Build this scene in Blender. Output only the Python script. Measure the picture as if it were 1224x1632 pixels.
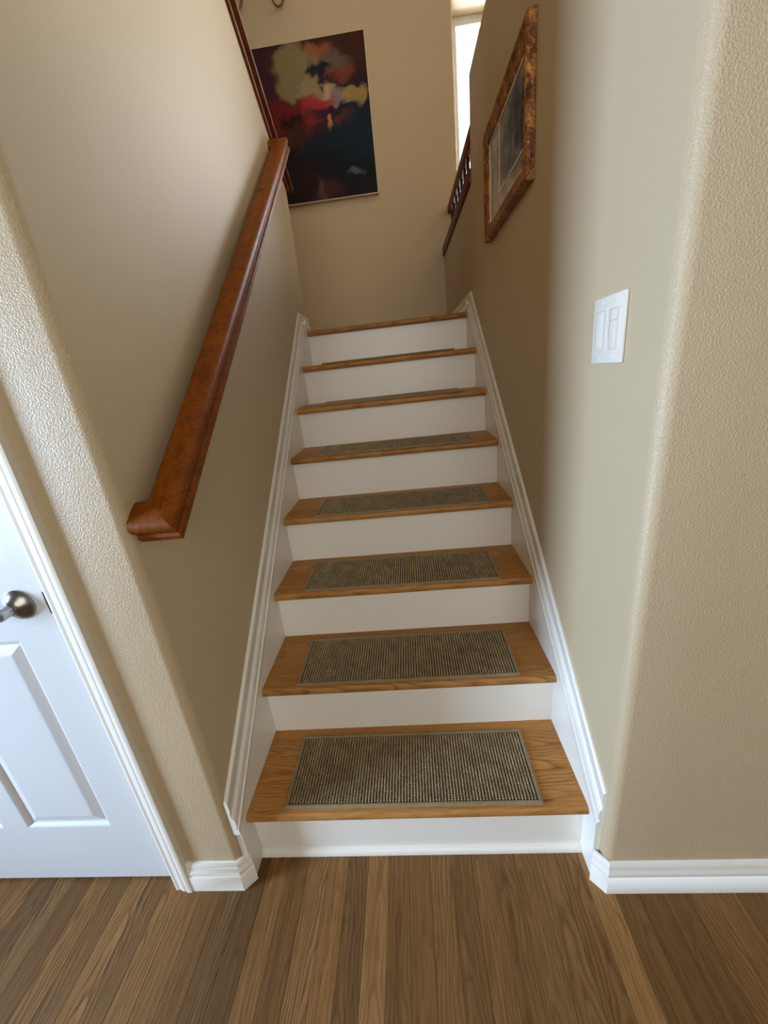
import bpy, bmesh, math, random
from mathutils import Vector, Matrix
for o in list(bpy.data.objects): bpy.data.objects.remove(o)
scn = bpy.context.scene
C = scn.collection
random.seed(7)

# ------------------------------------------------------------------ camera
CP = (0.0711, -0.6880, 1.2510); YAW, PITCH, ROLL, FPX = -0.0816, 0.3360, -0.1107, 625.377
cd = bpy.data.cameras.new('camera'); cam = bpy.data.objects.new('camera', cd); C.objects.link(cam)
ca, sa, cb, sb = math.cos(YAW), math.sin(YAW), math.cos(PITCH), math.sin(PITCH)
fw = Vector((sa*cb, ca*cb, -sb)); r0 = Vector((ca, -sa, 0)); u0 = r0.cross(fw)
rt = r0*math.cos(ROLL) + u0*math.sin(ROLL); up = u0*math.cos(ROLL) - r0*math.sin(ROLL)
M = Matrix((rt, up, -fw)).transposed().to_4x4(); M.translation = CP
cam.matrix_world = M
cd.sensor_fit = 'HORIZONTAL'; cd.sensor_width = 36; cd.lens = 36*FPX/1224; cd.clip_start = 0.02
scn.camera = cam

# ------------------------------------------------------------------ world, window daylight, exposure
w = bpy.data.worlds.new('sky'); scn.world = w; w.use_nodes = True
bg = w.node_tree.nodes['Background']; bg.inputs[0].default_value = (0.80, 0.90, 1.0, 1); bg.inputs[1].default_value = 1.6

def daylight(name, loc, direction, sx, sy, power, col, spread=180):
    l = bpy.data.lights.new(name, 'AREA'); l.shape = 'RECTANGLE'; l.size = sx; l.size_y = sy
    l.energy = power; l.color = col; l.spread = math.radians(spread)
    o = bpy.data.objects.new(name, l); C.objects.link(o); o.location = loc
    o.rotation_euler = Vector(direction).to_track_quat('-Z', 'Y').to_euler()
    return o
# each lamp stands in the opening of one of the windows built below
daylight('daylight_back_window', (1.05, 3.02, 2.78), (0, -1, 0), 0.90, 1.30, 112, (0.88, 0.94, 1.0))
daylight('foyer_window_left_offscreen', (-3.09, -1.08, 1.25), (1, 0, 0), 0.88, 1.56, 205, (0.51, 0.71, 1.0))
daylight('foyer_window_rear_offscreen', (0.3, -3.59, 2.4), (0, 1, 0), 2.2, 2.6, 34, (1.0, 0.90, 0.77))
daylight('high_window_right_offscreen', (2.59, 0.9, 4.1), (-1, 0, 0), 1.8, 1.1, 24, (1.0, 0.88, 0.68))
vs = scn.view_settings
scn.display_settings.display_device = 'sRGB'
vs.view_transform = 'Standard'; vs.look = 'None'; vs.exposure = 0.28; vs.gamma = 1.0; vs.use_curve_mapping = False

# ------------------------------------------------------------------ helpers
def lin(c):
    return tuple((v/255/12.92 if v/255 <= .04045 else ((v/255+.055)/1.055)**2.4) for v in c) + (1,)

def smooth_by_angle(me, deg=35):
    me.polygons.foreach_set('use_smooth', [True]*len(me.polygons))
    try: me.set_sharp_from_angle(angle=math.radians(deg))
    except Exception: pass

def link(name, me, mat, parent=None, smooth=None):
    o = bpy.data.objects.new(name, me); C.objects.link(o)
    if mat: me.materials.append(mat)
    if parent: o.parent = parent
    if smooth: smooth_by_angle(me, smooth)
    return o

def from_bm(name, bm, mat, parent=None, smooth=None):
    bmesh.ops.recalc_face_normals(bm, faces=bm.faces)
    me = bpy.data.meshes.new(name); bm.to_mesh(me); bm.free()
    return link(name, me, mat, parent, smooth)

def tag(o, label=None, cat=None, group=None, kind=None):
    if label: o['label'] = label
    if cat: o['category'] = cat
    if group: o['group'] = group
    if kind: o['kind'] = kind
    return o

def empty(name, loc=(0, 0, 0)):
    o = bpy.data.objects.new(name, None); C.objects.link(o); o.location = loc; o.empty_display_size = .05
    return o

def add_box(bm, x0, x1, y0, y1, z0, z1, bev=0, seg=2):
    v = [bm.verts.new((x, y, z)) for z in (z0, z1) for y in (y0, y1) for x in (x0, x1)]
    fs = [bm.faces.new([v[i] for i in f]) for f in ((0,2,3,1),(4,5,7,6),(0,1,5,4),(2,6,7,3),(0,4,6,2),(1,3,7,5))]
    if bev:
        es = {e for f in fs for e in f.edges}
        bmesh.ops.bevel(bm, geom=list(es), offset=bev, segments=seg, profile=.5, affect='EDGES')

def box(name, b, mat, parent=None, bev=0, seg=2):
    bm = bmesh.new(); add_box(bm, *b, bev=bev, seg=seg)
    return from_bm(name, bm, mat, parent, 35 if bev else None)

def extrude_poly(pts, axis, a, b, pred=None, rad=.02, seg=6):
    """pts: 2-D outline; axis: extrusion axis; pred(p, q) picks the edges to round."""
    bm = bmesh.new()
    def mk(p, t):
        return {'x': (t, p[0], p[1]), 'y': (p[0], t, p[1]), 'z': (p[0], p[1], t)}[axis]
    A = [bm.verts.new(mk(p, a)) for p in pts]; B = [bm.verts.new(mk(p, b)) for p in pts]
    n = len(pts)
    bm.faces.new(A); bm.faces.new(B)
    for i in range(n): bm.faces.new((A[i], A[(i+1) % n], B[(i+1) % n], B[i]))
    bmesh.ops.recalc_face_normals(bm, faces=bm.faces)
    if pred:
        es = [e for e in bm.edges if pred(e.verts[0].co, e.verts[1].co)]
        if es: bmesh.ops.bevel(bm, geom=es, offset=rad, segments=seg, profile=.5, affect='EDGES')
    return bm

def sweep(path, prof, mapf, start_vec=None, end_vec=None, closed_prof=True, caps=True):
    """Sweep profile (o, n) along a 2-D path with mitred corners; o is the offset to the left of travel."""
    bm = bmesh.new(); P = [Vector(p) for p in path]; rings = []
    for i, p in enumerate(P):
        d1 = (P[i]-P[i-1]).normalized() if i else None
        d2 = (P[i+1]-P[i]).normalized() if i < len(P)-1 else None
        n1 = Vector((-d1.y, d1.x)) if d1 else None; n2 = Vector((-d2.y, d2.x)) if d2 else None
        if n1 and n2:
            m = (n1+n2).normalized(); m = m/max(.2, m.dot(n1))
        else: m = n1 or n2
        if i == 0 and start_vec: m = Vector(start_vec)
        if i == len(P)-1 and end_vec: m = Vector(end_vec)
        rings.append([bm.verts.new(mapf(p.x+m.x*o, p.y+m.y*o, n)) for o, n in prof])
    k = len(prof)
    for a, b in zip(rings, rings[1:]):
        for j in range(k if closed_prof else k-1):
            bm.faces.new((a[j], a[(j+1) % k], b[(j+1) % k], b[j]))
    if caps:
        bm.faces.new(rings[0]); bm.faces.new(rings[-1])
    return bm

def tube(bm, pts, radii, seg=10):
    pts = [Vector(p) for p in pts]; rings = []; prev = None
    for i, p in enumerate(pts):
        d = (pts[min(i+1, len(pts)-1)]-pts[max(i-1, 0)]).normalized()
        ref = prev if prev is not None else (Vector((0, 0, 1)) if abs(d.z) < .9 else Vector((1, 0, 0)))
        a = (ref - d*ref.dot(d)).normalized(); b = d.cross(a); prev = a
        r = radii[i] if isinstance(radii, (list, tuple)) else radii
        rings.append([bm.verts.new(p+(a*math.cos(t)+b*math.sin(t))*r) for t in [2*math.pi*j/seg for j in range(seg)]])
    for A, B in zip(rings, rings[1:]):
        for j in range(seg): bm.faces.new((A[j], A[(j+1) % seg], B[(j+1) % seg], B[j]))
    bm.faces.new(rings[0]); bm.faces.new(rings[-1])

def lathe(bm, prof, mat4, seg=32):
    rings = []
    for r, h in prof:
        rings.append([bm.verts.new(mat4 @ Vector((r*math.cos(t), r*math.sin(t), h))) for t in [2*math.pi*j/seg for j in range(seg)]])
    for A, B in zip(rings, rings[1:]):
        for j in range(seg): bm.faces.new((A[j], A[(j+1) % seg], B[(j+1) % seg], B[j]))
    bm.faces.new(rings[0]); bm.faces.new(rings[-1])

# ------------------------------------------------------------------ materials
class NT:
    def __init__(s, name):
        s.m = bpy.data.materials.new(name); s.m.use_nodes = True; s.t = s.m.node_tree
        s.b = s.t.nodes['Principled BSDF']
    def n(s, t, **k):
        nd = s.t.nodes.new(t)
        for a, v in k.items(): setattr(nd, a, v)
        return nd
    def l(s, a, b): s.t.links.new(a, b)
    def set(s, nd, name, v): nd.inputs[name].default_value = v
    def math(s, op, a, b=None, c=None):
        nd = s.n('ShaderNodeMath', operation=op)
        for i, v in enumerate((a, b, c)):
            if v is None: continue
            if hasattr(v, 'links'): s.l(v, nd.inputs[i])
            else: nd.inputs[i].default_value = v
        return nd.outputs[0]
    def noise(s, vec, scale, detail=3, rough=.5, dist=0):
        nd = s.n('ShaderNodeTexNoise')
        if vec is not None: s.l(vec, nd.inputs['Vector'])
        nd.inputs['Scale'].default_value = scale; nd.inputs['Detail'].default_value = detail
        nd.inputs['Roughness'].default_value = rough; nd.inputs['Distortion'].default_value = dist
        return nd
    def ramp(s, fac, stops):
        nd = s.n('ShaderNodeValToRGB'); el = nd.color_ramp.elements
        while len(el) < len(stops): el.new(.5)
        for e, (p, c) in zip(el, stops): e.position = p; e.color = c if len(c) == 4 else c+(1,)
        s.l(fac, nd.inputs[0]); return nd.outputs[0]
    def mix(s, fac, a, b, mode='MIX'):
        nd = s.n('ShaderNodeMix', data_type='RGBA', blend_type=mode)
        for i, v in ((0, fac), (6, a), (7, b)):
            if hasattr(v, 'links'): s.l(v, nd.inputs[i])
            else: nd.inputs[i].default_value = v
        return nd.outputs[2]
    def bump(s, h, strength, dist):
        nd = s.n('ShaderNodeBump'); nd.inputs['Strength'].default_value = strength; nd.inputs['Distance'].default_value = dist
        s.l(h, nd.inputs['Height']); s.l(nd.outputs[0], s.b.inputs['Normal']); return nd
    def coords(s, scale=(1, 1, 1), random_offset=False):
        tc = s.n('ShaderNodeTexCoord'); mp = s.n('ShaderNodeMapping'); mp.inputs['Scale'].default_value = scale
        s.l(tc.outputs['Object'], mp.inputs['Vector'])
        if random_offset:
            oi = s.n('ShaderNodeObjectInfo'); v = s.n('ShaderNodeVectorMath', operation='SCALE')
            v.inputs[0].default_value = (13.7, 7.9, 5.3); s.l(oi.outputs['Random'], v.inputs[3])
            ad = s.n('ShaderNodeVectorMath', operation='ADD'); s.l(tc.outputs['Object'], ad.inputs[0]); s.l(v.outputs[0], ad.inputs[1])
            s.l(ad.outputs[0], mp.inputs['Vector'])
        return mp.outputs[0]

def plain(name, rgb, rough=.5, metal=0, spec=.5, coat=0):
    s = NT(name); s.set(s.b, 'Base Color', lin(rgb)); s.set(s.b, 'Roughness', rough); s.set(s.b, 'Metallic', metal)
    s.set(s.b, 'Specular IOR Level', spec); s.set(s.b, 'Coat Weight', coat); s.set(s.b, 'Coat Roughness', .15)
    return s.m

def wall_mat(name, rgb, relief=.30, rough=.42):
    s = NT(name); v = s.coords()
    big = s.noise(v, 2.2, 2); c = lin(rgb)
    col = s.mix(big.outputs[0], tuple(x*.95 for x in c[:3])+(1,), tuple(x*1.05 for x in c[:3])+(1,)); s.l(col, s.b.inputs['Base Color'])
    a = s.noise(v, 300, 2, .5, .2); b = s.noise(v, 620, 1)
    h = s.ramp(a.outputs[0], [(.36, (0, 0, 0)), (.64, (1, 1, 1))])
    hh = s.math('MULTIPLY_ADD', b.outputs[0], .35, h)
    s.set(s.b, 'Roughness', rough); s.set(s.b, 'Specular IOR Level', .5)
    s.bump(hh, relief, .0014)
    return s.m

def paint_mat(name, rgb, rough=.32):
    s = NT(name); v = s.coords(); s.set(s.b, 'Base Color', lin(rgb)); s.set(s.b, 'Roughness', rough)
    n = s.noise(v, 90, 3); s.bump(n.outputs[0], .12, .0008)
    return s.m

def wood_mat(name, axis, light, mid, dark, rough=.35, use_color=False, grain=1.0, ring=1.0, coat=.15, tint=.12, spec=.3):
    """Grain runs along the axis; every object gets its own cut of the log."""
    s = NT(name)
    def sc(across, along): return tuple(along if a == axis else across for a in 'xyz')
    broad = s.coords(sc(9, 1.0), True); med = s.coords(sc(46, 2.2), True); fine = s.coords(sc(320, 9), True)
    nb = s.noise(broad, 1.0, 2, .45, .25)
    rings = s.math('FRACT', s.math('MULTIPLY', nb.outputs[0], 17.0*ring))
    rg = s.ramp(rings, [(0, (.30,)*3), (.18, (.62,)*3), (.65, (.72,)*3), (.93, (.42,)*3), (1, (.30,)*3)])
    nm = s.noise(med, 1.0, 4, .6, .4)
    nf = s.noise(fine, 1.0, 3, .6)
    f1 = s.math('MULTIPLY_ADD', rg, .55*grain, s.math('MULTIPLY', nm.outputs[0], .55))
    pores = s.ramp(nf.outputs[0], [(.36, (0, 0, 0)), (.50, (1, 1, 1))])
    f2 = s.math('MULTIPLY_ADD', pores, .16, f1)
    col = s.ramp(f2, [(.32, lin(dark)), (.58, lin(mid)), (.86, lin(light))])
    kn = s.n('ShaderNodeTexVoronoi'); kv = s.coords(sc(6, 1.6), True); s.l(kv, kn.inputs['Vector']); kn.inputs['Scale'].default_value = 1.0
    kf = s.ramp(kn.outputs['Distance'], [(.02, (.85,)*3), (.10, (0, 0, 0))])
    col = s.mix(kf, col, tuple(c*.25 for c in lin(dark)[:3])+(1,))
    oi = s.n('ShaderNodeObjectInfo')
    val = s.n('ShaderNodeMapRange'); s.l(oi.outputs['Random'], val.inputs[0])
    val.inputs[3].default_value = 1-tint; val.inputs[4].default_value = 1+tint
    col = s.mix(1.0, col, val.outputs[0], 'MULTIPLY') if not use_color else s.mix(1.0, col, oi.outputs['Color'], 'MULTIPLY')
    s.l(col, s.b.inputs['Base Color'])
    rr = s.n('ShaderNodeMapRange'); s.l(f2, rr.inputs[0]); rr.inputs[3].default_value = rough+.10; rr.inputs[4].default_value = rough-.03
    s.l(rr.outputs[0], s.b.inputs['Roughness'])
    s.set(s.b, 'Coat Weight', coat); s.set(s.b, 'Coat Roughness', .25); s.set(s.b, 'Specular IOR Level', spec)
    s.bump(f2, .10, .0012)
    return s.m

def oak_mat(name, axis, light, mid, dark, rough=.5, board=None, spec=.3, tint=.10, ring_k=150.0):
    """Oak cut from a tapering log: rings are cones, so boards show cathedral arches; grain runs along the axis."""
    s = NT(name); tc = s.n('ShaderNodeTexCoord'); oi = s.n('ShaderNodeObjectInfo'); rnd_ = oi.outputs['Random']
    sp = s.n('ShaderNodeSeparateXYZ'); s.l(tc.outputs['Object'], sp.inputs[0])
    al, ac = (sp.outputs[0], sp.outputs[1]) if axis == 'x' else (sp.outputs[1], sp.outputs[0])
    if board:
        q = s.math('ADD', s.math('DIVIDE', ac, board), s.math('MULTIPLY', rnd_, 9.7))
        idx = s.math('FLOOR', q); lc = s.math('MULTIPLY', s.math('SUBTRACT', s.math('FRACT', q), .5), board)
        seed = s.math('ADD', idx, s.math('MULTIPLY', rnd_, 91.0)); edge = s.math('ABSOLUTE', s.math('SUBTRACT', s.math('FRACT', q), .5))
    else:
        lc = ac; seed = s.math('MULTIPLY', rnd_, 913.0); edge = None
    wn = s.n('ShaderNodeTexWhiteNoise', noise_dimensions='1D'); s.l(seed, wn.inputs['W'])
    hc = s.n('ShaderNodeSeparateColor'); s.l(wn.outputs['Color'], hc.inputs[0]); h1, h2, h3 = hc.outputs[0], hc.outputs[1], hc.outputs[2]
    cv = s.n('ShaderNodeCombineXYZ'); s.l(s.math('MULTIPLY', lc, 1.0), cv.inputs[0]); s.l(s.math('ADD', al, s.math('MULTIPLY', h1, 20.0)), cv.inputs[1]); s.l(s.math('MULTIPLY', h2, 30.0), cv.inputs[2])
    def nz(sx, sy, det, dist=0):
        m = s.n('ShaderNodeMapping'); m.inputs['Scale'].default_value = (sx, sy, 1); s.l(cv.outputs[0], m.inputs[0])
        return s.noise(m.outputs[0], 1.0, det, .55, dist).outputs[0]
    warp = nz(16, 4.5, 2); warp2 = nz(60, 14, 2)
    cx = s.math('MULTIPLY', s.math('SUBTRACT', h3, .5), .075)
    dx = s.math('SUBTRACT', lc, cx)
    rad = s.math('SQRT', s.math('ADD', s.math('MULTIPLY', dx, dx), s.math('MULTIPLY_ADD', h2, .0009, .00006)))
    slope = s.math('MULTIPLY_ADD', h1, .050, .014)
    rr = s.math('ADD', s.math('ADD', rad, s.math('MULTIPLY', slope, al)), s.math('ADD', s.math('MULTIPLY', warp, .030), s.math('MULTIPLY', warp2, .004)))
    ph = s.math('FRACT', s.math('MULTIPLY', rr, ring_k))
    ring = s.ramp(ph, [(0, (.10,)*3), (.10, (.28,)*3), (.45, (.78,)*3), (.82, (.86,)*3), (.97, (.16,)*3), (1, (.10,)*3)])
    ring_amt = s.math('MULTIPLY', nz(5, 2.0, 1), s.math('MULTIPLY_ADD', h1, .85, .25))
    ringm = s.math('ADD', s.math('MULTIPLY', s.math('SUBTRACT', ring, .62), ring_amt), .55)
    pores = s.ramp(nz(420, 16, 2), [(.34, (0, 0, 0)), (.48, (1, 1, 1))])
    streak = nz(70, 1.6, 3, .2)
    f = s.math('ADD', s.math('MULTIPLY', ringm, .62), s.math('ADD', s.math('MULTIPLY', streak, .30), s.math('MULTIPLY', pores, .12)))
    col = s.ramp(f, [(.28, lin(dark)), (.56, lin(mid)), (.82, lin(light))])
    kn = s.n('ShaderNodeTexVoronoi'); m = s.n('ShaderNodeMapping'); m.inputs['Scale'].default_value = (13, 3.6, 1); s.l(cv.outputs[0], m.inputs[0]); s.l(m.outputs[0], kn.inputs['Vector']); kn.inputs['Scale'].default_value = 1.0
    col = s.mix(s.ramp(kn.outputs['Distance'], [(.015, (.8,)*3), (.085, (0, 0, 0))]), col, tuple(c*.3 for c in lin(dark)[:3])+(1,))
    mr = s.n('ShaderNodeMapRange'); s.l(h3, mr.inputs[0]); mr.inputs[3].default_value = 1-tint; mr.inputs[4].default_value = 1+tint
    col = s.mix(1.0, col, mr.outputs[0], 'MULTIPLY')
    col = s.mix(1.0, col, oi.outputs['Color'], 'MULTIPLY')
    s.l(col, s.b.inputs['Base Color']); s.set(s.b, 'Roughness', rough); s.set(s.b, 'Specular IOR Level', spec)
    s.bump(f, .12, .0008)
    return s.m

M_wall = wall_mat('beige_stairwell_paint', (193, 171, 137), .07, .62)
M_wallf = wall_mat('beige_textured_wall_paint', (193, 171, 137), .40, .42)
M_ceil = wall_mat('ceiling_paint', (225, 220, 208))
M_white = paint_mat('white_trim_paint', (238, 232, 220))
M_door = paint_mat('white_door_paint', (214, 214, 213), .38)
M_floor = oak_mat('oak_floor_wood', 'y', (150, 114, 69), (117, 82, 45), (76, 48, 23), .52, None, .2, .05)
M_tread = oak_mat('oak_tread_wood', 'x', (192, 140, 78), (164, 112, 56), (112, 70, 30), .44, .088, .25, .12, 120.0)
M_rail = wood_mat('stained_rail_wood', 'y', (160, 90, 14), (128, 64, 2), (88, 38, 0), .45, grain=.35, coat=.0, tint=.03, spec=.18)
M_cap = wood_mat('stained_cap_wood', 'y', (146, 84, 26), (116, 58, 12), (76, 32, 6), .38, grain=.4, coat=0, tint=.03)
M_redcap = wood_mat('dark_red_cap_wood', 'y', (120, 44, 26), (92, 30, 16), (56, 16, 8), .4, grain=.4, coat=0, tint=.03)
M_iron = plain('black_iron', (18, 18, 20), .45, .6)
M_nickel = plain('brushed_nickel', (150, 147, 142), .28, 1.0)
M_black = plain('black_metal', (10, 10, 10), .5)
M_switch = plain('white_switch_plastic', (230, 221, 206), .35)
M_bronze = plain('aged_bronze', (112, 84, 52), .5, .2)
M_canvas_edge = plain('canvas_edge', (205, 190, 160), .8)
M_frame_w = plain('white_window_frame', (225, 226, 225), .4)
M_candle = plain('ivory_candle', (225, 212, 180), .5)

def glass_mat():
    s = NT('window_glass'); t = s.t
    tr = s.n('ShaderNodeBsdfTransparent'); gl = s.n('ShaderNodeBsdfGlossy'); gl.inputs['Roughness'].default_value = .02
    fr = s.n('ShaderNodeFresnel'); fr.inputs[0].default_value = 1.45; mx = s.n('ShaderNodeMixShader')
    s.l(fr.outputs[0], mx.inputs[0]); s.l(tr.outputs[0], mx.inputs[1]); s.l(gl.outputs[0], mx.inputs[2])
    s.l(mx.outputs[0], t.nodes['Material Output'].inputs[0]); return s.m
M_glass = glass_mat()

# ------------------------------------------------------------------ dimensions
R, T, W, NS, TH = .19, .2391, .8792, .0276, .027        # rise, run, width, nosing, tread thickness
HW = W/2; XL, XR = -.455, .455                            # wall faces
YFL, YFR = -.047, -.060                                   # front wall faces
YB = 2.76; ZC = 4.95; XA, XB, YA = -3.0, 2.5, -3.5        # back wall, ceiling, outer walls
RAKE = math.atan2(R, T); cr, sr = math.cos(RAKE), math.sin(RAKE)
LAND = 8*R; YL = 7*T

def structure(o): o['kind'] = 'structure'; return o
vert = lambda a, b: abs(a.x-b.x) < 1e-5 and abs(a.y-b.y) < 1e-5

# ------------------------------------------------------------------ setting: walls
YE = 1.80                                                 # far end of the left half wall
ztop = lambda y: 2.225 + .70*(YE-y)
bm = extrude_poly([(YFL, 0), (YE, 0), (YE, ztop(YE)), (YFL, ztop(YFL))], 'x', XL, XL-.12,
                  lambda a, b: vert(a, b) and abs(a.x-XL) < 1e-4, .020, 6)
wall_left = structure(from_bm('wall_left', bm, M_wall, None, 40))
def foyer_faces(o):
    o.data.materials.append(M_wallf)
    for p in o.data.polygons:
        if p.normal.y < -.25: p.material_index = 1
foyer_faces(wall_left)
# wooden cap along the raked top of the left half wall
def rake_map(off):
    k = math.atan2(-.70, 1); c, s_ = math.cos(k), math.sin(k)
    return c, s_
ck, sk = rake_map(0)
def cap_pt(x, s, n):                                       # s along the slope from the far end, n perpendicular
    return (x, YE+.028 - s*ck - n*sk*-1*-1, ztop(YE+.028) - s*sk + n*ck)
def capbox(name, xa, xb, s0, s1, n0, n1, bev, mat, parent):
    bm = bmesh.new(); add_box(bm, xa, xb, s0, s1, n0, n1, bev, 3)
    for v in bm.verts:
        x, s_, n = v.co; v.co = (x, YE+.028 - s_*ck - n*sk, ztop(YE+.028) - s_*sk + n*ck)
    return from_bm(name, bm, mat, parent, 35)
cap = capbox('wall_cap', XL-.15, XL+.030, 0, 2.25, 0, .022, .006, M_cap, wall_left)
capbox('apron_moulding', XL-.001, XL+.012, .03, 2.25, -.030, -.0005, .004, M_cap, cap)

bm = extrude_poly([(YFR, 0), (YB, 0), (YB, 2.03), (1.53, 2.03), (1.53, 2.42), (YFR, 2.42)], 'x', XR, XR+.125,
                  lambda a, b: abs(a.x-XR) < 1e-4 and abs(b.x-XR) < 1e-4 and ((vert(a, b) and a.y < 2) or (a.z > 2.4 and b.z > 2.4)), .022, 6)
wall_right = structure(from_bm('wall_right', bm, M_wall, None, 40))
foyer_faces(wall_right)
box('wall_cap', (XR-.013, XR+.138, 1.535, YB-.012, 2.031, 2.092), M_redcap, wall_right, .008, 3)

# back wall with the window opening
WX0, WX1, WZ0, WZ1, YW = .577, 1.53, 2.10, 3.455, 2.96
bm = bmesh.new()
add_box(bm, XA, WX0, YB, YW+.04, 0, ZC)
es = [e for e in bm.edges if vert(e.verts[0].co, e.verts[1].co) and abs(e.verts[0].co.x-WX0) < 1e-4 and e.verts[0].co.y < YB+.01]
bmesh.ops.bevel(bm, geom=es, offset=.018, segments=6, profile=.5, affect='EDGES')
add_box(bm, WX0, WX1, YB, YW+.04, 0, WZ0); add_box(bm, WX0, WX1, YB, YW+.04, WZ1, ZC); add_box(bm, WX1, XB, YB, YW+.04, 0, ZC)
structure(from_bm('wall_back', bm, M_wall, None, 40))

def window(name, axis, pos, a0, a1, z0, z1, nmull=1, rail=True):
    """Window in a wall: frame, mullion and panes; axis is the wall's normal axis."""
    def bx(a, b, zz0, zz1, d0, d1):
        return (a, b, pos+d0, pos+d1, zz0, zz1) if axis == 'y' else (pos+d0, pos+d1, a, b, zz0, zz1)
    t = .045
    bm = bmesh.new()
    for q in ((a0, a0+t, z0, z1), (a1-t, a1, z0, z1), (a0+t, a1-t, z1-t, z1), (a0+t, a1-t, z0, z0+t)):
        add_box(bm, *bx(q[0], q[1], q[2], q[3], -.02, .02))
    fr = structure(from_bm(name, bm, M_frame_w))
    zs = [z0+t, (z0+z1)/2, z1-t] if rail else [z0+t, z1-t]
    for i in range(len(zs)-1):
        box('pane', bx(a0+t, a1-t, zs[i]+(.012 if i else 0), zs[i+1]-(.012 if i+2 < len(zs) else 0), -.002, .002), M_glass, fr)
    if rail: box('meeting_rail', bx(a0+t, a1-t, zs[1]-.012, zs[1]+.012, -.015, .015), M_frame_w, fr)
    return fr
window('window_1', 'y', YW, WX0, WX1, WZ0, WZ1, rail=False)

# front walls either side of the stair opening, with the closet door opening on the left
DX0, DX1, DZ = -1.425, -.656, 2.035
bm = bmesh.new()
add_box(bm, DX1, XL-.12, YFL, YFL+.115, 0, ZC); add_box(bm, XA, DX0, YFL, YFL+.115, 0, ZC); add_box(bm, DX0, DX1, YFL, YFL+.115, DZ, ZC)
structure(from_bm('wall_front_left', bm, M_wallf))
structure(box('wall_front_right', (XR+.125, XB, YFR, YFR+.115, 0, ZC), M_wallf))
structure(box('wall_front_upper', (XR, XR+.125, YFR, YFR+.115, 2.4205, ZC), M_wall))

def wall_with_hole(name, axis, pos, thick, a0, a1, holes):
    bm = bmesh.new()
    def ab(a, b, z0, z1):
        if b-a < 1e-4 or z1-z0 < 1e-4: return
        add_box(bm, *((a, b, pos, pos+thick, z0, z1) if axis == 'y' else (pos, pos+thick, a, b, z0, z1)))
    cur = a0
    for (h0, h1, z0, z1) in sorted(holes):
        ab(cur, h0, 0, ZC); ab(h0, h1, 0, z0); ab(h0, h1, z1, ZC); cur = h1
    ab(cur, a1, 0, ZC)
    return structure(from_bm(name, bm, M_wall))
wall_with_hole('wall_side_left', 'x', XA-.12, .12, YA, YB+.24, [(-1.53, -.63, .45, 2.05), (.05, 1.95, 3.5, 4.7)])
wall_with_hole('wall_side_right', 'x', XB, .12, YA, YB+.24, [(-.05, 1.85, 3.5, 4.7)])
wall_with_hole('wall_rear', 'y', YA-.12, .12, XA-.12, XB+.12, [(-.85, 1.45, 1.05, 3.75)])
window('window_2', 'x', XA-.06, -1.53, -.63, .45, 2.05)
window('window_3', 'x', XA-.06, .05, 1.95, 3.5, 4.7)
window('window_4', 'x', XB+.06, -.05, 1.85, 3.5, 4.7)
window('window_5', 'y', YA-.06, -.85, 1.45, 1.05, 3.75)
structure(box('ceiling', (XA-.12, XB+.12, YA-.12, YW+.1, ZC, ZC+.1), M_ceil))

# ------------------------------------------------------------------ floor planks
floor = structure(box('floor', (XA-.12, XB+.12, YA-.12, YW+.1, -.06, -.0205), plain('subfloor', (70, 48, 30), .8)))
PW = .0557; X0P = -.077
TONES = {-18: .78, -17: .95, -16: .8, -15: 1.0, -14: .86, -13: 1.1, -12: .95, -11: 1.06, -10: .98, -9: .9, -8: .76, -7: .72, -6: 1.02,
         -5: .86, -4: 1.08, -3: 1.06, -2: .86, -1: 1.22, 0: .96, 1: .98, 2: 1.0, 3: .93, 4: 1.05, 5: 1.0, 6: .98, 7: 1.02, 8: .94,
         9: 1.25, 10: .86, 11: .82, 12: .80, 13: 1.02, 14: 1.05, 15: .9, 16: .98}
def plank_mesh(L):
    bm = bmesh.new(); e = .0007; x, y = PW/2-.0003, L/2-.0003
    b = [bm.verts.new(p) for p in ((-x, -y, -.02), (x, -y, -.02), (x, y, -.02), (-x, y, -.02))]
    m = [bm.verts.new(p) for p in ((-x, -y, -e*.7), (x, -y, -e*.7), (x, y, -e*.7), (-x, y, -e*.7))]
    t = [bm.verts.new(p) for p in ((-x+e, -y+e, 0), (x-e, -y+e, 0), (x-e, y-e, 0), (-x+e, y-e, 0))]
    for A, B in ((b, m), (m, t)):
        for j in range(4): bm.faces.new((A[j], A[(j+1) % 4], B[(j+1) % 4], B[j]))
    bm.faces.new(t); bm.faces.new(b[::-1])
    me = bpy.data.meshes.new('plank'); bm.to_mesh(me); bm.free(); me.materials.append(M_floor); return me
LENS = (.55, .75, .95, 1.2); PM = {L: plank_mesh(L) for L in LENS}
rnd = random.Random(11); bulk = bmesh.new()
for k in range(int((XA-.1-X0P)/PW)-1, int((XB+.1-X0P)/PW)+2):
    xc = X0P+(k+.5)*PW
    near = -1.45 < xc < 1.25
    yend = .19 if abs(xc) < .52 else -.02 if near else YB
    y = yend + (rnd.uniform(0, .3) if near else 0)
    first = True
    while y > YA:
        L = rnd.choice(LENS)
        if first and near: L = rnd.choice(LENS[1:])
        if near and y-L < -.0 - 0 and y > -1.3:
            o = bpy.data.objects.new('plank', PM[L]); C.objects.link(o); o.parent = floor; o.location = (xc, y-L/2, 0)
            tn = TONES.get(k, .95)**1.5*rnd.uniform(.95, 1.05) if first else rnd.uniform(.70, 1.22)
            hue = rnd.uniform(-.02, .05)
            o.color = (tn*(1+hue), tn, tn*(1-hue*1.5), 1)
        else:
            add_box(bulk, xc-PW/2+.0005, xc+PW/2-.0005, max(YA, y-L)+.0005, y-.0005, -.02, 0)
        y -= L; first = False
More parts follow.
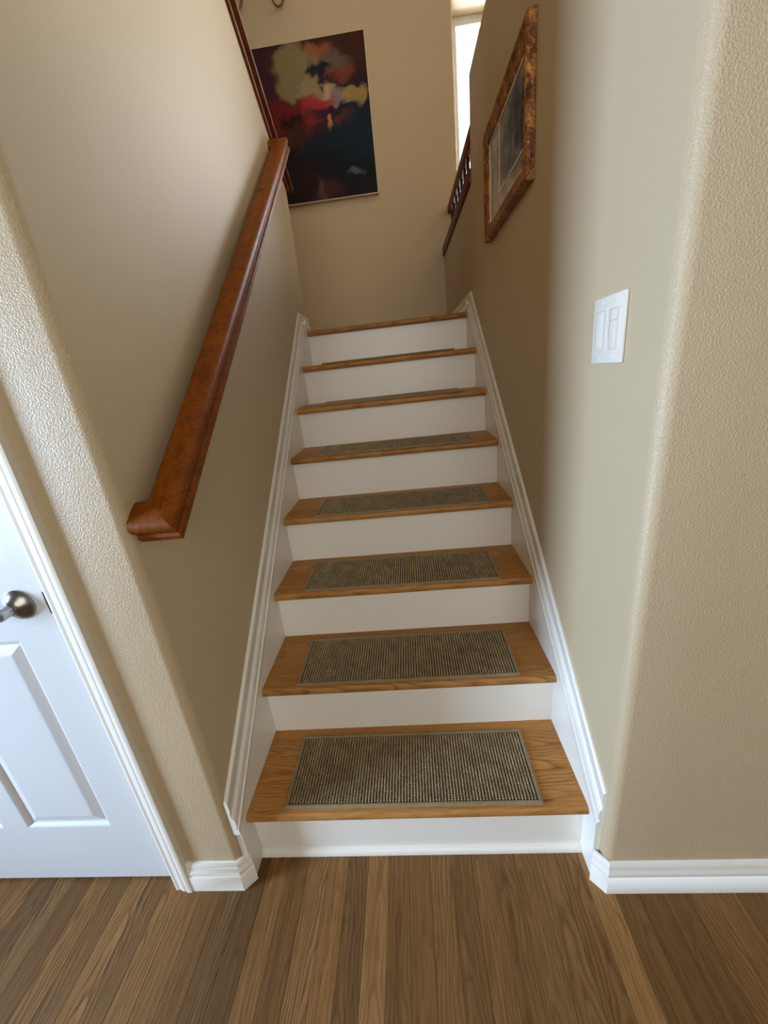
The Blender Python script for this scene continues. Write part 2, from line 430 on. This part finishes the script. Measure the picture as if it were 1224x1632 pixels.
o = from_bm('plank_field', bulk, M_floor, floor); o['kind'] = 'stuff'; o.color = (.96, .96, .96, 1)

# ------------------------------------------------------------------ baseboards
BB = [(0, 0), (.0135, 0), (.0135, .052), (.0105, .056), (.0115, .060), (.0125, .066), (.011, .073), (.008, .079), (.0085, .084), (.0075, .092), (.004, .099), (0, .100)]
neg = [(-a, b) for a, b in BB]
bm = sweep([(-.6045, YFL), (-.4665, YFL), (-.4425, -.0235)], neg, lambda x, y, n: (x, y, n))
structure(from_bm('baseboard_left', bm, M_white, None, 40))
bm = sweep([(XB, YFR), (.466, YFR), (.4425, -.0345)], BB, lambda x, y, n: (x, y, n))
structure(from_bm('baseboard_right', bm, M_white, None, 40))

# ------------------------------------------------------------------ staircase
stair = tag(empty('staircase', (0, 0, 0)), 'straight flight of oak-tread stairs with white risers and white skirt boards', 'staircase')
# profile of a tread: front edge rounded
def tread(k, depth):
    y0 = (k-1)*T; z1 = k*R; z0 = z1-TH; r = TH*.48
    pr = [(y0+depth, z0), (y0+depth, z1)]
    for i in range(9):
        a = math.pi/2 + math.pi*i/8
        pr.append((y0+r*.75+math.cos(a)*r*.75, (z0+z1)/2+math.sin(a)*TH/2))
    me = bpy.data.meshes.new('tread'); bm = bmesh.new()
    A = [bm.verts.new((-HW, y, z)) for y, z in pr]; B = [bm.verts.new((HW, y, z)) for y, z in pr]
    n = len(pr); bm.faces.new(A); bm.faces.new(B)
    for i in range(n): bm.faces.new((A[i], A[(i+1) % n], B[(i+1) % n], B[i]))
    return from_bm('tread', bm, M_tread, stair, 50)
for k in range(1, 8): tread(k, T+NS+.02)
ln = tread(8, .11); ln.name = 'landing_nosing'
for k in range(1, 9):
    y = (k-1)*T+NS
    box('riser', (-HW, HW, y, y+.018, (k-1)*R, k*R-TH), M_white, stair)
bm = sweep([(-HW, NS), (HW, NS)], [(0, 0), (-.013, 0), (-.013, .006), (-.010, .013), (-.005, .0175), (0, .019)], lambda x, y, n: (x, y, n))
from_bm('shoe_moulding', bm, M_white, stair, 40)
# skirt boards with a moulding along their raked top
ZT0, YS = .303, -.040
topline = lambda y: ZT0 + (y-YS)*R/T
ZLB = LAND+.082                                            # top of the landing baseboard
YK = YS+(ZLB-ZT0)*T/R
MP = [(0, 0), (0, .005), (.003, .0085), (.024, .0095), (.028, .0070), (.042, .0075), (.047, .0125), (.056, .0145), (.068, .0140), (.071, .0105), (.0745, .0105), (.077, .0165), (.086, .0175), (.090, .0150), (.090, 0)]
for side, yend in ((-1, YE), (1, YB)):
    xw = XL if side < 0 else XR; xi = side*HW
    pts = [(-.034, 0), (.05, 0), (YL+.1, LAND-.25), (yend-.001, LAND-.25), (yend-.001, LAND-.02), (YL+.02, LAND-.02), (YL+.02, topline(YL+.02)-.105), (-.034, topline(-.034)-.10)]
    bm = extrude_poly(pts, 'x', xi, xw-side*.0005)
    sk_ = from_bm('skirt_board', bm, M_white, stair)
    bm = sweep([(YS, ZT0), (YK, ZLB), (yend-.0005, ZLB)], [(-d, t) for d, t in MP],
               lambda y, z, n, xw=xw, s=side: (xw-s*(n+.0004), y, z), start_vec=(0, 1/cr))
    from_bm('skirt_moulding', bm, M_white, sk_, 40)
lf = structure(box('floor_landing', (XA, XR, YL+.10, YB, LAND-.16, LAND), M_tread))

# ------------------------------------------------------------------ tread mats
def mat_meshes(w=.672, d=.218):
    bm = bmesh.new(); add_box(bm, -w/2, w/2, 0, d, 0, .0020)
    base = bpy.data.meshes.new('mat_backing'); bmesh.ops.recalc_face_normals(bm, faces=bm.faces); bm.to_mesh(bm and base); bm.free()
    bm = sweep([(-w/2, 0), (w/2, 0), (w/2, d), (-w/2, d), (-w/2, 0)], [(0, 0), (.0085, 0), (.0085, .005), (.006, .0068), (.002, .0064), (0, .004)], lambda x, y, n: (x, y, n), caps=False)
    # mitre the closing corner
    bm.free(); bm = bmesh.new(); prof = [(-.0005, 0), (-.0005, .0045), (.002, .0066), (.006, .0070), (.0085, .0052), (.0085, 0)]
    rings = [[bm.verts.new((sx*(w/2-o), (o if sy < 0 else d-o), n)) for o, n in prof] for sx, sy in ((-1, -1), (1, -1), (1, 1), (-1, 1))]
    for i in range(4):
        A, B = rings[i], rings[(i+1) % 4]
        for j in range(len(prof)): bm.faces.new((A[j], A[(j+1) % 6], B[(j+1) % 6], B[j]))
    bmesh.ops.recalc_face_normals(bm, faces=bm.faces)
    edge = bpy.data.meshes.new('binding'); bm.to_mesh(edge); bm.free()
    rn = random.Random(3); V = []; F = []
    nx, ny = 80, 31; ix0, ix1, iy0, iy1 = -w/2+.011, w/2-.011, .011, d-.011
    px, py = (ix1-ix0)/nx, (iy1-iy0)/ny
    for i in range(nx):
        ph = rn.random()*.6
        for j in range(ny):
            cx = ix0+(i+.5)*px+rn.uniform(-.0004, .0004); cy = iy0+(j+.5+ph*.5-.15)*py
            h = .0078+rn.uniform(-.0009, .0006); rx, ry = px*.34, py*.52; b = len(V)
            for q in range(6):
                a = q*math.pi/3
                V.append((cx+math.cos(a)*rx, cy+math.sin(a)*ry, .0015))
            for q in range(6):
                a = q*math.pi/3
                V.append((cx+math.cos(a)*rx*.72, cy+math.sin(a)*ry*.72, h*.88))
            V.append((cx, cy, h))
            for q in range(6):
                r_ = (q+1) % 6
                F.append((b+q, b+r_, b+6+r_, b+6+q)); F.append((b+6+q, b+6+r_, b+12))
    pile = bpy.data.meshes.new('looped_pile'); pile.from_pydata(V, [], F); pile.update(); smooth_by_angle(pile, 70)
    return base, edge, pile
base_me, edge_me, pile_me = mat_meshes()
def fibre_mat(name, a, b):
    s = NT(name); v = s.coords(); n = s.noise(v, 260, 2); n2 = s.noise(v, 30, 2)
    f = s.math('MULTIPLY_ADD', n2.outputs[0], .5, s.math('MULTIPLY', n.outputs[0], .6))
    s.l(s.ramp(f, [(.36, lin(a)), (.72, lin(b))]), s.b.inputs['Base Color']); s.set(s.b, 'Roughness', .95); s.set(s.b, 'Specular IOR Level', .1)
    s.set(s.b, 'Sheen Weight', .15); return s.m
base_me.materials.append(fibre_mat('mat_backing_fibre', (84, 68, 46), (104, 86, 60)))
edge_me.materials.append(fibre_mat('mat_binding_cloth', (130, 112, 82), (154, 134, 102)))
pile_me.materials.append(fibre_mat('mat_pile_wool', (128, 108, 76), (186, 166, 126)))
ords = ['lowest', 'second', 'third', 'fourth', 'fifth', 'sixth', 'seventh']
MX = [(-.003, .016, .4), (.004, .252, 0), (.002, .486, .4), (.024, .715, 0), (.010, .955, .3), (.002, 1.196, 0), (.0, 1.436, 0)]
for k in range(1, 8):
    nm = 'lowest step' if k == 1 else ords[k-1]+' step up from the floor'
    root = tag(empty('stair_mat', (MX[k-1][0], MX[k-1][1], k*R+.0003)), 'ribbed taupe carpet tread mat lying on the '+nm, 'mat', 'carpet tread mats on the stairs')
    root.rotation_euler.z = math.radians(-MX[k-1][2])
    for n, me in (('backing', base_me), ('binding', edge_me), ('looped_pile', pile_me)):
        o = bpy.data.objects.new(n, me); C.objects.link(o); o.parent = root
        if n == 'looped_pile': o['kind'] = 'stuff'

# ------------------------------------------------------------------ handrail on the left wall
hr = tag(empty('handrail', (XL, .01, 1.017)), 'reddish-brown stained wooden handrail on the left stairwell wall', 'handrail')
HP = [(0, 0), (.0325, 0), (.0325, .012), (.0275, .016), (.0275, .023), (.0325, .029), (.0325, .040), (.029, .046), (.021, .050), (0, .051)]
prof = HP + [(-a, b) for a, b in HP[::-1] if a > 0]
XRL, LR = -.4025, 2.015; Y0, Z0 = .0075, 1.017
def rmap(x, s, n): return (x, Y0+s*cr-n*sr, Z0+s*sr+n*cr)
def rail_piece(name, path):
    bm = sweep(path, prof, rmap); o = from_bm(name, bm, M_rail, None, 40)
    o.parent = hr; o.matrix_parent_inverse = Matrix.Translation(-hr.location); return o
# the long rail and its two mitred returns to the wall: cut at the 45 degree mitres
def mitre_piece(name, p0, p1, m0, m1):
    bm = bmesh.new(); d = (Vector(p1)-Vector(p0)).normalized(); rings = []
    for p, m in ((p0, m0), (p1, m1)):
        rings.append([bm.verts.new(rmap(p[0]+m[0]*o_, p[1]+m[1]*o_, n)) for o_, n in prof])
    k = len(prof)
    for j in range(k): bm.faces.new((rings[0][j], rings[0][(j+1) % k], rings[1][(j+1) % k], rings[1][j]))
    bm.faces.new(rings[0]); bm.faces.new(rings[1])
    o = from_bm(name, bm, M_rail, None, 40); o.parent = hr; o.matrix_parent_inverse = Matrix.Translation(-hr.location); return o
mitre_piece('rail', (XRL, 0), (XRL, LR), (-1, 1), (-1, -1))
mitre_piece('wall_return', (XL, 0), (XRL, 0), (0, 1), (-1, 1))
mitre_piece('wall_return', (XRL, LR), (XL, LR), (-1, -1), (0, -1))

# ------------------------------------------------------------------ closet door on the left
YD = -.030
door_bm = bmesh.new()
px = [(-1.325, -1.09), (-1.02, -.785)]; pz = [(.216, .80), (.955, 1.55), (1.66, 1.93)]
dz0, dz1, da, db = .008, 2.03, DX0+.004, DX1-.004
add_box(door_bm, da, db, YD+.009, YD+.035, dz0, dz1)
xs = [(da, px[0][0]), (px[0][1], px[1][0]), (px[1][1], db)]
for a, b in xs: add_box(door_bm, a, b, YD, YD+.009, dz0, dz1)
for a, b in px:
    zc = [dz0] + [v for q in pz for v in q] + [dz1]
    for i in range(0, len(zc), 2): add_box(door_bm, a, b, YD, YD+.009, zc[i], zc[i+1])
door = structure(from_bm('door_1', door_bm, M_door))
for a, b in px:
    for z0, z1 in pz:
        bm = bmesh.new(); prev = None
        for ins, dep in ((0, 0), (.004, .0015), (.010, .0075), (.014, .0085), (.036, .0018), (.040, .0012)):
            ring = [bm.verts.new((x, YD+dep, z)) for x, z in ((a+ins, z0+ins), (b-ins, z0+ins), (b-ins, z1-ins), (a+ins, z1-ins))]
            if prev:
                for j in range(4): bm.faces.new((prev[j], prev[(j+1) % 4], ring[(j+1) % 4], ring[j]))
            prev = ring
        bm.faces.new(prev); from_bm('panel', bm, M_door, door)
# jamb + casing
bm = bmesh.new()
for a, b, z0, z1 in ((DX1-.003, DX1, 0, DZ), (DX0, DX0+.003, 0, DZ), (DX0+.003, DX1-.003, DZ-.003, DZ)): add_box(bm, a, b, YFL, YFL+.115, z0, z1)
from_bm('jamb', bm, M_white, door)
CPF = [(0, 0), (0, .0085), (.002, .0105), (.007, .011), (.010, .0095), (.013, .0095), (.019, .0125), (.027, .0140), (.0305, .0138), (.032, .0128), (.0335, .0150), (.037, .0168), (.046, .017), (.050, .0155), (.050, 0)]
ci = .004
bm = sweep([(DX1-ci+.005, 0), (DX1-ci+.005, DZ+.002), (DX0+ci-.005, DZ+.002), (DX0+ci-.005, 0)], [(-a, b) for a, b in CPF], lambda x, z, n: (x, YFL-n, z))
from_bm('casing', bm, M_white, door, 40)
hd = empty('door_handle', (-.745, YD, .887)); hd.parent = door
def in_handle(name, bm, mat):
    return from_bm(name, bm, mat, hd, 40)
RM = Matrix.Rotation(math.radians(90), 4, 'X')           # lathe axis points out of the door (-y)
bm = bmesh.new(); lathe(bm, [(.001, 0), (.033, 0), (.0335, .003), (.031, .007), (.025, .012), (.017, .018), (.0135, .022), (.0125, .024), (.001, .024)], RM)
in_handle('rosette', bm, M_nickel)
bm = bmesh.new(); lathe(bm, [(.001, .022), (.0112, .022), (.0112, .046), (.0095, .049), (.001, .049)], RM, 20)
in_handle('neck', bm, M_nickel)
bm = bmesh.new()
tube(bm, [(.004, -.040, .000), (-.012, -.043, .001), (-.035, -.046, .000), (-.065, -.047, -.003), (-.095, -.044, -.004), (-.112, -.040, -.002)], [.009, .0105, .0105, .0095, .0085, .006], 14)
in_handle('lever', bm, M_nickel)
box('latch_plate', (-.686, -.676, YD-.0018, YD+.004, .862, .912), M_black, door)

# ------------------------------------------------------------------ light switch on the right wall
sw = tag(empty('light_switch', (XR, .118, 1.284)), 'white double switch plate with rocker and dimmer on the right wall', 'switch')
def swbox(name, y0, y1, z0, z1, d, mat, parent, bev=.0008, d0=0.0):
    bm = bmesh.new(); add_box(bm, -d, -d0, y0, y1, z0, z1, bev, 2); return from_bm(name, bm, mat, parent, 35)
pl = swbox('plate', -.0575, .0575, -.0575, .0575, .006, M_switch, sw, .0025)
def frame_ring(name, y0, y1, z0, z1, w, d, parent, extra=()):
    bm = bmesh.new()
    for q in ((y0, y1, z0, z0+w), (y0, y1, z1-w, z1), (y0, y0+w, z0+w, z1-w), (y1-w, y1, z0+w, z1-w)) + tuple(extra): add_box(bm, -d, -.001, *q)
    return from_bm(name, bm, M_switch, parent)
rk = frame_ring('rocker', .0062, .0418, -.0350, .0350, .0012, .0090, pl)
swbox('rocker_face', .0088, .0392, -.0322, .0322, .0092, M_switch, rk, .0010, .001)
# dimmer: surround with a real slot for the slider and gaps round the paddle
dm = frame_ring('dimmer', -.0418, -.0062, -.0350, .0350, .0012, .0090, pl, ((-.0125, -.0074, -.0338, .0338), (-.0150, -.0125, -.0338, -.0150)))
swbox('dimmer_paddle', -.0392, -.0145, -.0318, .0120, .0095, M_switch, dm, .001, .001)
swbox('dimmer_toggle', -.0392, -.0145, .0140, .0322, .0095, M_switch, dm, .001, .001)
for y in (.024, -.024):
    for z in (.0485, -.0485):
        bm = bmesh.new(); lathe(bm, [(.0002, .005), (.003, .005), (.003, .0064), (.0022, .0068), (.0002, .0068)], Matrix.Translation((0, y, z)) @ Matrix.Rotation(math.radians(-90), 4, 'Y'), 14)
        add_box(bm, -.0071, -.0066, y-.0004, y+.0004, z-.0022, z+.0022)
        from_bm('screw', bm, M_switch, pl, 40)

# ------------------------------------------------------------------ gilt-framed picture on the right wall
def gilt_mat():
    s = NT('carved_gilt_wood'); v = s.coords(); n = s.noise(v, 60, 4, .65, 1.2); n2 = s.noise(v, 16, 2)
    f = s.math('MULTIPLY_ADD', n2.outputs[0], .4, s.math('MULTIPLY', n.outputs[0], .7))
    s.l(s.ramp(f, [(.40, lin((70, 36, 18))), (.54, lin((140, 84, 36))), (.70, lin((222, 160, 78)))]), s.b.inputs['Base Color'])
    s.set(s.b, 'Metallic', .35); s.set(s.b, 'Roughness', .38); s.bump(f, .9, .006); return s.m
M_gilt = gilt_mat()
def reflection_mat():  # reflection of the dark room in the picture glass, painted as mottled grey
    s = NT('grey_painted_reflection'); v = s.coords(); n = s.noise(v, 13, 4, .6, .8); n2 = s.noise(v, 40, 3)
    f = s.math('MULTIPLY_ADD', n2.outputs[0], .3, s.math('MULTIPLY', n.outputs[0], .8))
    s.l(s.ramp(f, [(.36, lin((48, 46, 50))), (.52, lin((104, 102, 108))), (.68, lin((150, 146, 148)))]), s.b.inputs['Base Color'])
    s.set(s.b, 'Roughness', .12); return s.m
def taupe_mat():
    s = NT('taupe_mat_board'); v = s.coords(); n = s.noise(v, 22, 4, .6, 1.0)
    s.l(s.ramp(n.outputs[0], [(.35, lin((140, 128, 114))), (.65, lin((186, 172, 154)))]), s.b.inputs['Base Color']); s.set(s.b, 'Roughness', .14); return s.m
GY0, GY1, GZ0, GZ1 = .585, 1.125, 1.688, 2.022; GD = .024
gp = tag(empty('framed_picture', (XR, (GY0+GY1)/2, GZ0)), 'carved gilt wooden frame with a grey painted-in reflection, hung on the right stairwell wall', 'picture')
yc = (GY0+GY1)/2; hw_, hh_ = (GY1-GY0)/2, GZ1-GZ0; fwid = .048
FPf = [(0, 0), (0, .018), (.004, .0235), (.010, .024), (.018, .019), (.030, .017), (.038, .019), (.043, .017), (.048, .011), (.048, 0)]
corners = [(-hw_, 0), (hw_, 0), (hw_, hh_), (-hw_, hh_)]
for i in range(4):                                         # four mitred members
    bm = bmesh.new(); rings = []
    for q in (corners[i], corners[(i+1) % 4]):
        sx = 1 if q[0] < 0 else -1; sz = 1 if q[1] == 0 else -1
        rings.append([bm.verts.new((-.001-n, q[0]+sx*o_, q[1]+sz*o_)) for o_, n in FPf])
    k = len(FPf)
    for j in range(k): bm.faces.new((rings[0][j], rings[0][(j+1) % k], rings[1][(j+1) % k], rings[1][j]))
    bm.faces.new(rings[0]); bm.faces.new(rings[1]); from_bm('frame_member', bm, M_gilt, gp, 50)
box('mat_board', (-.009, -.002, -hw_+.045, hw_-.045, .045, hh_-.045), taupe_mat(), gp)
M_ivory = plain('ivory_liner', (240, 234, 222), .5)
bm = bmesh.new()
a, b, c, d = -hw_+.047, hw_-.047, .047, hh_-.047; t = .006
for q in ((a, b, c, c+t), (a, b, d-t, d), (a, a+t, c+t, d-t), (b-t, b, c+t, d-t)): add_box(bm, -.0115, -.0092, q[0], q[1], q[2], q[3])
from_bm('liner', bm, M_ivory, gp)
box('painted_reflection', (-.0105, -.0092, a+t, b-.155, c+.050, d-t), reflection_mat(), gp)  # reflection painted in as an off-centre grey patch, pale border below
bm = bmesh.new(); add_box(bm, -.0112, -.0092, b-.155, b-.151, c+.046, d-t); add_box(bm, -.0112, -.0092, a+t, b-.155, c+.046, c+.050)
from_bm('reflection_border', bm, M_ivory, gp)

# ------------------------------------------------------------------ abstract canvas on the back wall
def painting_mat():
    s = NT('abstract_oil_paint'); tc = s.n('ShaderNodeTexCoord')
    n = s.noise(tc.outputs['Object'], 7.5, 4, .55, .4)
    sub = s.n('ShaderNodeVectorMath', operation='SUBTRACT'); s.l(n.outputs['Color'], sub.inputs[0]); sub.inputs[1].default_value = (.5, .5, .5)
    scl = s.n('ShaderNodeVectorMath', operation='SCALE'); s.l(sub.outputs[0], scl.inputs[0]); scl.inputs[3].default_value = .20
    add = s.n('ShaderNodeVectorMath', operation='ADD'); s.l(tc.outputs['Object'], add.inputs[0]); s.l(scl.outputs[0], add.inputs[1])
    pos = add.outputs[0]
    # blobs: centre x, z and radii in metres from the lower right corner of the canvas, colour, softness
    B = [(-.18, .78, .34, .22, (64, 30, 16), .9), (-.62, .62, .20, .30, (66, 28, 34), .7), (-.56, .47, .26, .13, (104, 24, 24), .6),
         (-.34, .80, .16, .05, (150, 80, 40), .7), (-.24, .72, .13, .10, (100, 84, 74), .8), (-.50, .77, .16, .10, (136, 119, 80), .45),
         (-.47, .66, .16, .09, (134, 117, 82), .45), (-.39, .61, .10, .06, (148, 128, 92), .5), (-.33, .705, .09, .035, (20, 20, 38), .6),
         (-.27, .645, .08, .035, (24, 16, 30), .6), (-.17, .68, .09, .05, (118, 54, 36), .7), (-.08, .60, .10, .08, (40, 24, 36), .8),
         (-.28, .58, .06, .06, (184, 154, 122), .5), (-.20, .555, .08, .045, (138, 122, 122), .6), (-.085, .555, .08, .065, (160, 134, 76), .4),
         (-.36, .545, .14, .045, (160, 46, 46), .6), (-.43, .475, .10, .05, (132, 44, 34), .6), (-.25, .48, .20, .035, (44, 24, 48), .8),
         (-.18, .44, .08, .04, (122, 50, 30), .6), (-.295, .445, .028, .035, (190, 128, 88), .5), (-.545, .46, .09, .05, (12, 6, 8), .6),
         (-.55, .39, .11, .08, (70, 32, 14), .7), (-.08, .36, .22, .14, (10, 36, 50), .9), (-.28, .35, .24, .07, (14, 30, 42), .9),
         (-.38, .06, .14, .08, (74, 30, 26), .9), (-.40, .05, .04, .06, (96, 66, 66), .9), (-.14, .145, .05, .03, (76, 92, 102), .8), (-.55, .1, .15, .2, (34, 12, 10), .9)]
    gr = s.n('ShaderNodeSeparateXYZ'); s.l(tc.outputs['Object'], gr.inputs[0])
    col = s.ramp(s.math('DIVIDE', gr.outputs[2], .88), [(0, lin((16, 10, 12))), (.35, lin((8, 14, 20))), (.6, lin((22, 14, 24))), (1, lin((48, 24, 16)))])
    for x, z, rx, rz, rgb, soft in B:
        v1 = s.n('ShaderNodeVectorMath', operation='SUBTRACT'); s.l(pos, v1.inputs[0]); v1.inputs[1].default_value = (x, 0, z)
        v2 = s.n('ShaderNodeVectorMath', operation='MULTIPLY'); s.l(v1.outputs[0], v2.inputs[0]); v2.inputs[1].default_value = (1/rx, 0, 1/rz)
        v3 = s.n('ShaderNodeVectorMath', operation='LENGTH'); s.l(v2.outputs[0], v3.inputs[0])
        mr = s.n('ShaderNodeMapRange', interpolation_type='SMOOTHSTEP'); s.l(v3.outputs['Value'], mr.inputs[0])
        mr.inputs[1].default_value = 1+soft*.45; mr.inputs[2].default_value = 1-soft*.7; mr.inputs[3].default_value = 0; mr.inputs[4].default_value = .94
        col = s.mix(mr.outputs[0], col, lin(rgb))
    s.l(col, s.b.inputs['Base Color']); s.set(s.b, 'Roughness', .6); s.set(s.b, 'Specular IOR Level', .2)
    n3 = s.noise(tc.outputs['Object'], 120, 3); s.bump(n3.outputs[0], .2, .001)
    return s.m
PX1, PX0, PZ0, PZ1, PD = .008, -.83, 2.475, 3.350, .035
pa = tag(empty('canvas_painting', (PX1, YB, PZ0)), 'unframed abstract canvas of dark teal, red and ochre clouds on the back wall', 'painting')
bm = bmesh.new(); add_box(bm, PX0-PX1, 0, -PD, -.001, 0, PZ1-PZ0, .002, 2); from_bm('stretched_canvas', bm, M_canvas_edge, pa, 35)
bm = bmesh.new(); add_box(bm, PX0-PX1+.005, -.005, -PD-.0012, -PD, .006, PZ1-PZ0-.004); from_bm('painted_face', bm, painting_mat(), pa)

# ------------------------------------------------------------------ railing over the right half wall
rl = tag(empty('railing', (XR+.062, 1.535, 2.092)), 'short guard railing with black balusters on the half wall by the window', 'railing')
xr = XR+.062
def rbox(name, b, mat, bev=0):
    o = box(name, b, mat, None, bev, 3); o.parent = rl; o.matrix_parent_inverse = Matrix.Translation(-rl.location); return o
rbox('top_rail', (xr-.024, xr+.024, 1.536, YB-.002, 2.295, 2.348), M_rail, .010)
nb = 10
for i in range(nb):
    y = 1.60+i*(YB-.06-1.60)/(nb-1)
    rbox('baluster', (xr-.007, xr+.007, y-.007, y+.007, 2.0925, 2.2955), M_iron)

# ------------------------------------------------------------------ bronze wall sconce high on the back wall
sc_ = tag(empty('wall_sconce', (-.52, YB, 3.66)), 'aged bronze candle sconce with scrolled arms above the canvas', 'sconce')
bm = bmesh.new(); lathe(bm, [(.001, 0), (.045, 0), (.045, .006), (.034, .012), (.012, .016), (.001, .016)], Matrix.Rotation(math.radians(90), 4, 'X'), 24)
from_bm('backplate', bm, M_bronze, sc_, 40)
def arc(cx, y, cz, rx, rz, a0, a1, n=16): return [(cx+rx*math.cos(math.radians(a0+(a1-a0)*i/n)), y, cz+rz*math.sin(math.radians(a0+(a1-a0)*i/n))) for i in range(n+1)]
for cx, cz in ((0, -.050), (-.27, -.030)):
    bm = bmesh.new()
    pts = arc(cx+.0, -.035, cz, .044, .085, 180, 372)
    tube(bm, pts, [.004+.005*i/len(pts) for i in range(len(pts))], 10)
    from_bm('scroll_arm', bm, M_bronze, sc_, 60)
bm = bmesh.new(); tube(bm, [(0, -.014, 0), (-.04, -.035, -.02), (-.044, -.035, -.05)], .005, 8); tube(bm, [(0, -.014, 0), (-.15, -.03, .03), (-.314, -.035, -.03)], .004, 8)
from_bm('stem', bm, M_bronze, sc_, 60)
for cx, cz in ((.044, -.034), (-.226, -.014)):
    bm = bmesh.new(); lathe(bm, [(.001, 0), (.012, 0), (.026, .012), (.026, .016), (.001, .014)], Matrix.Translation((cx, -.035, cz)), 20)
    cup = from_bm('cup', bm, M_bronze, sc_, 40)
    bm = bmesh.new(); lathe(bm, [(.001, .013), (.011, .013), (.011, .10), (.001, .103)], Matrix.Translation((cx, -.035, cz)), 16)
    from_bm('candle', bm, M_candle, cup, 40)
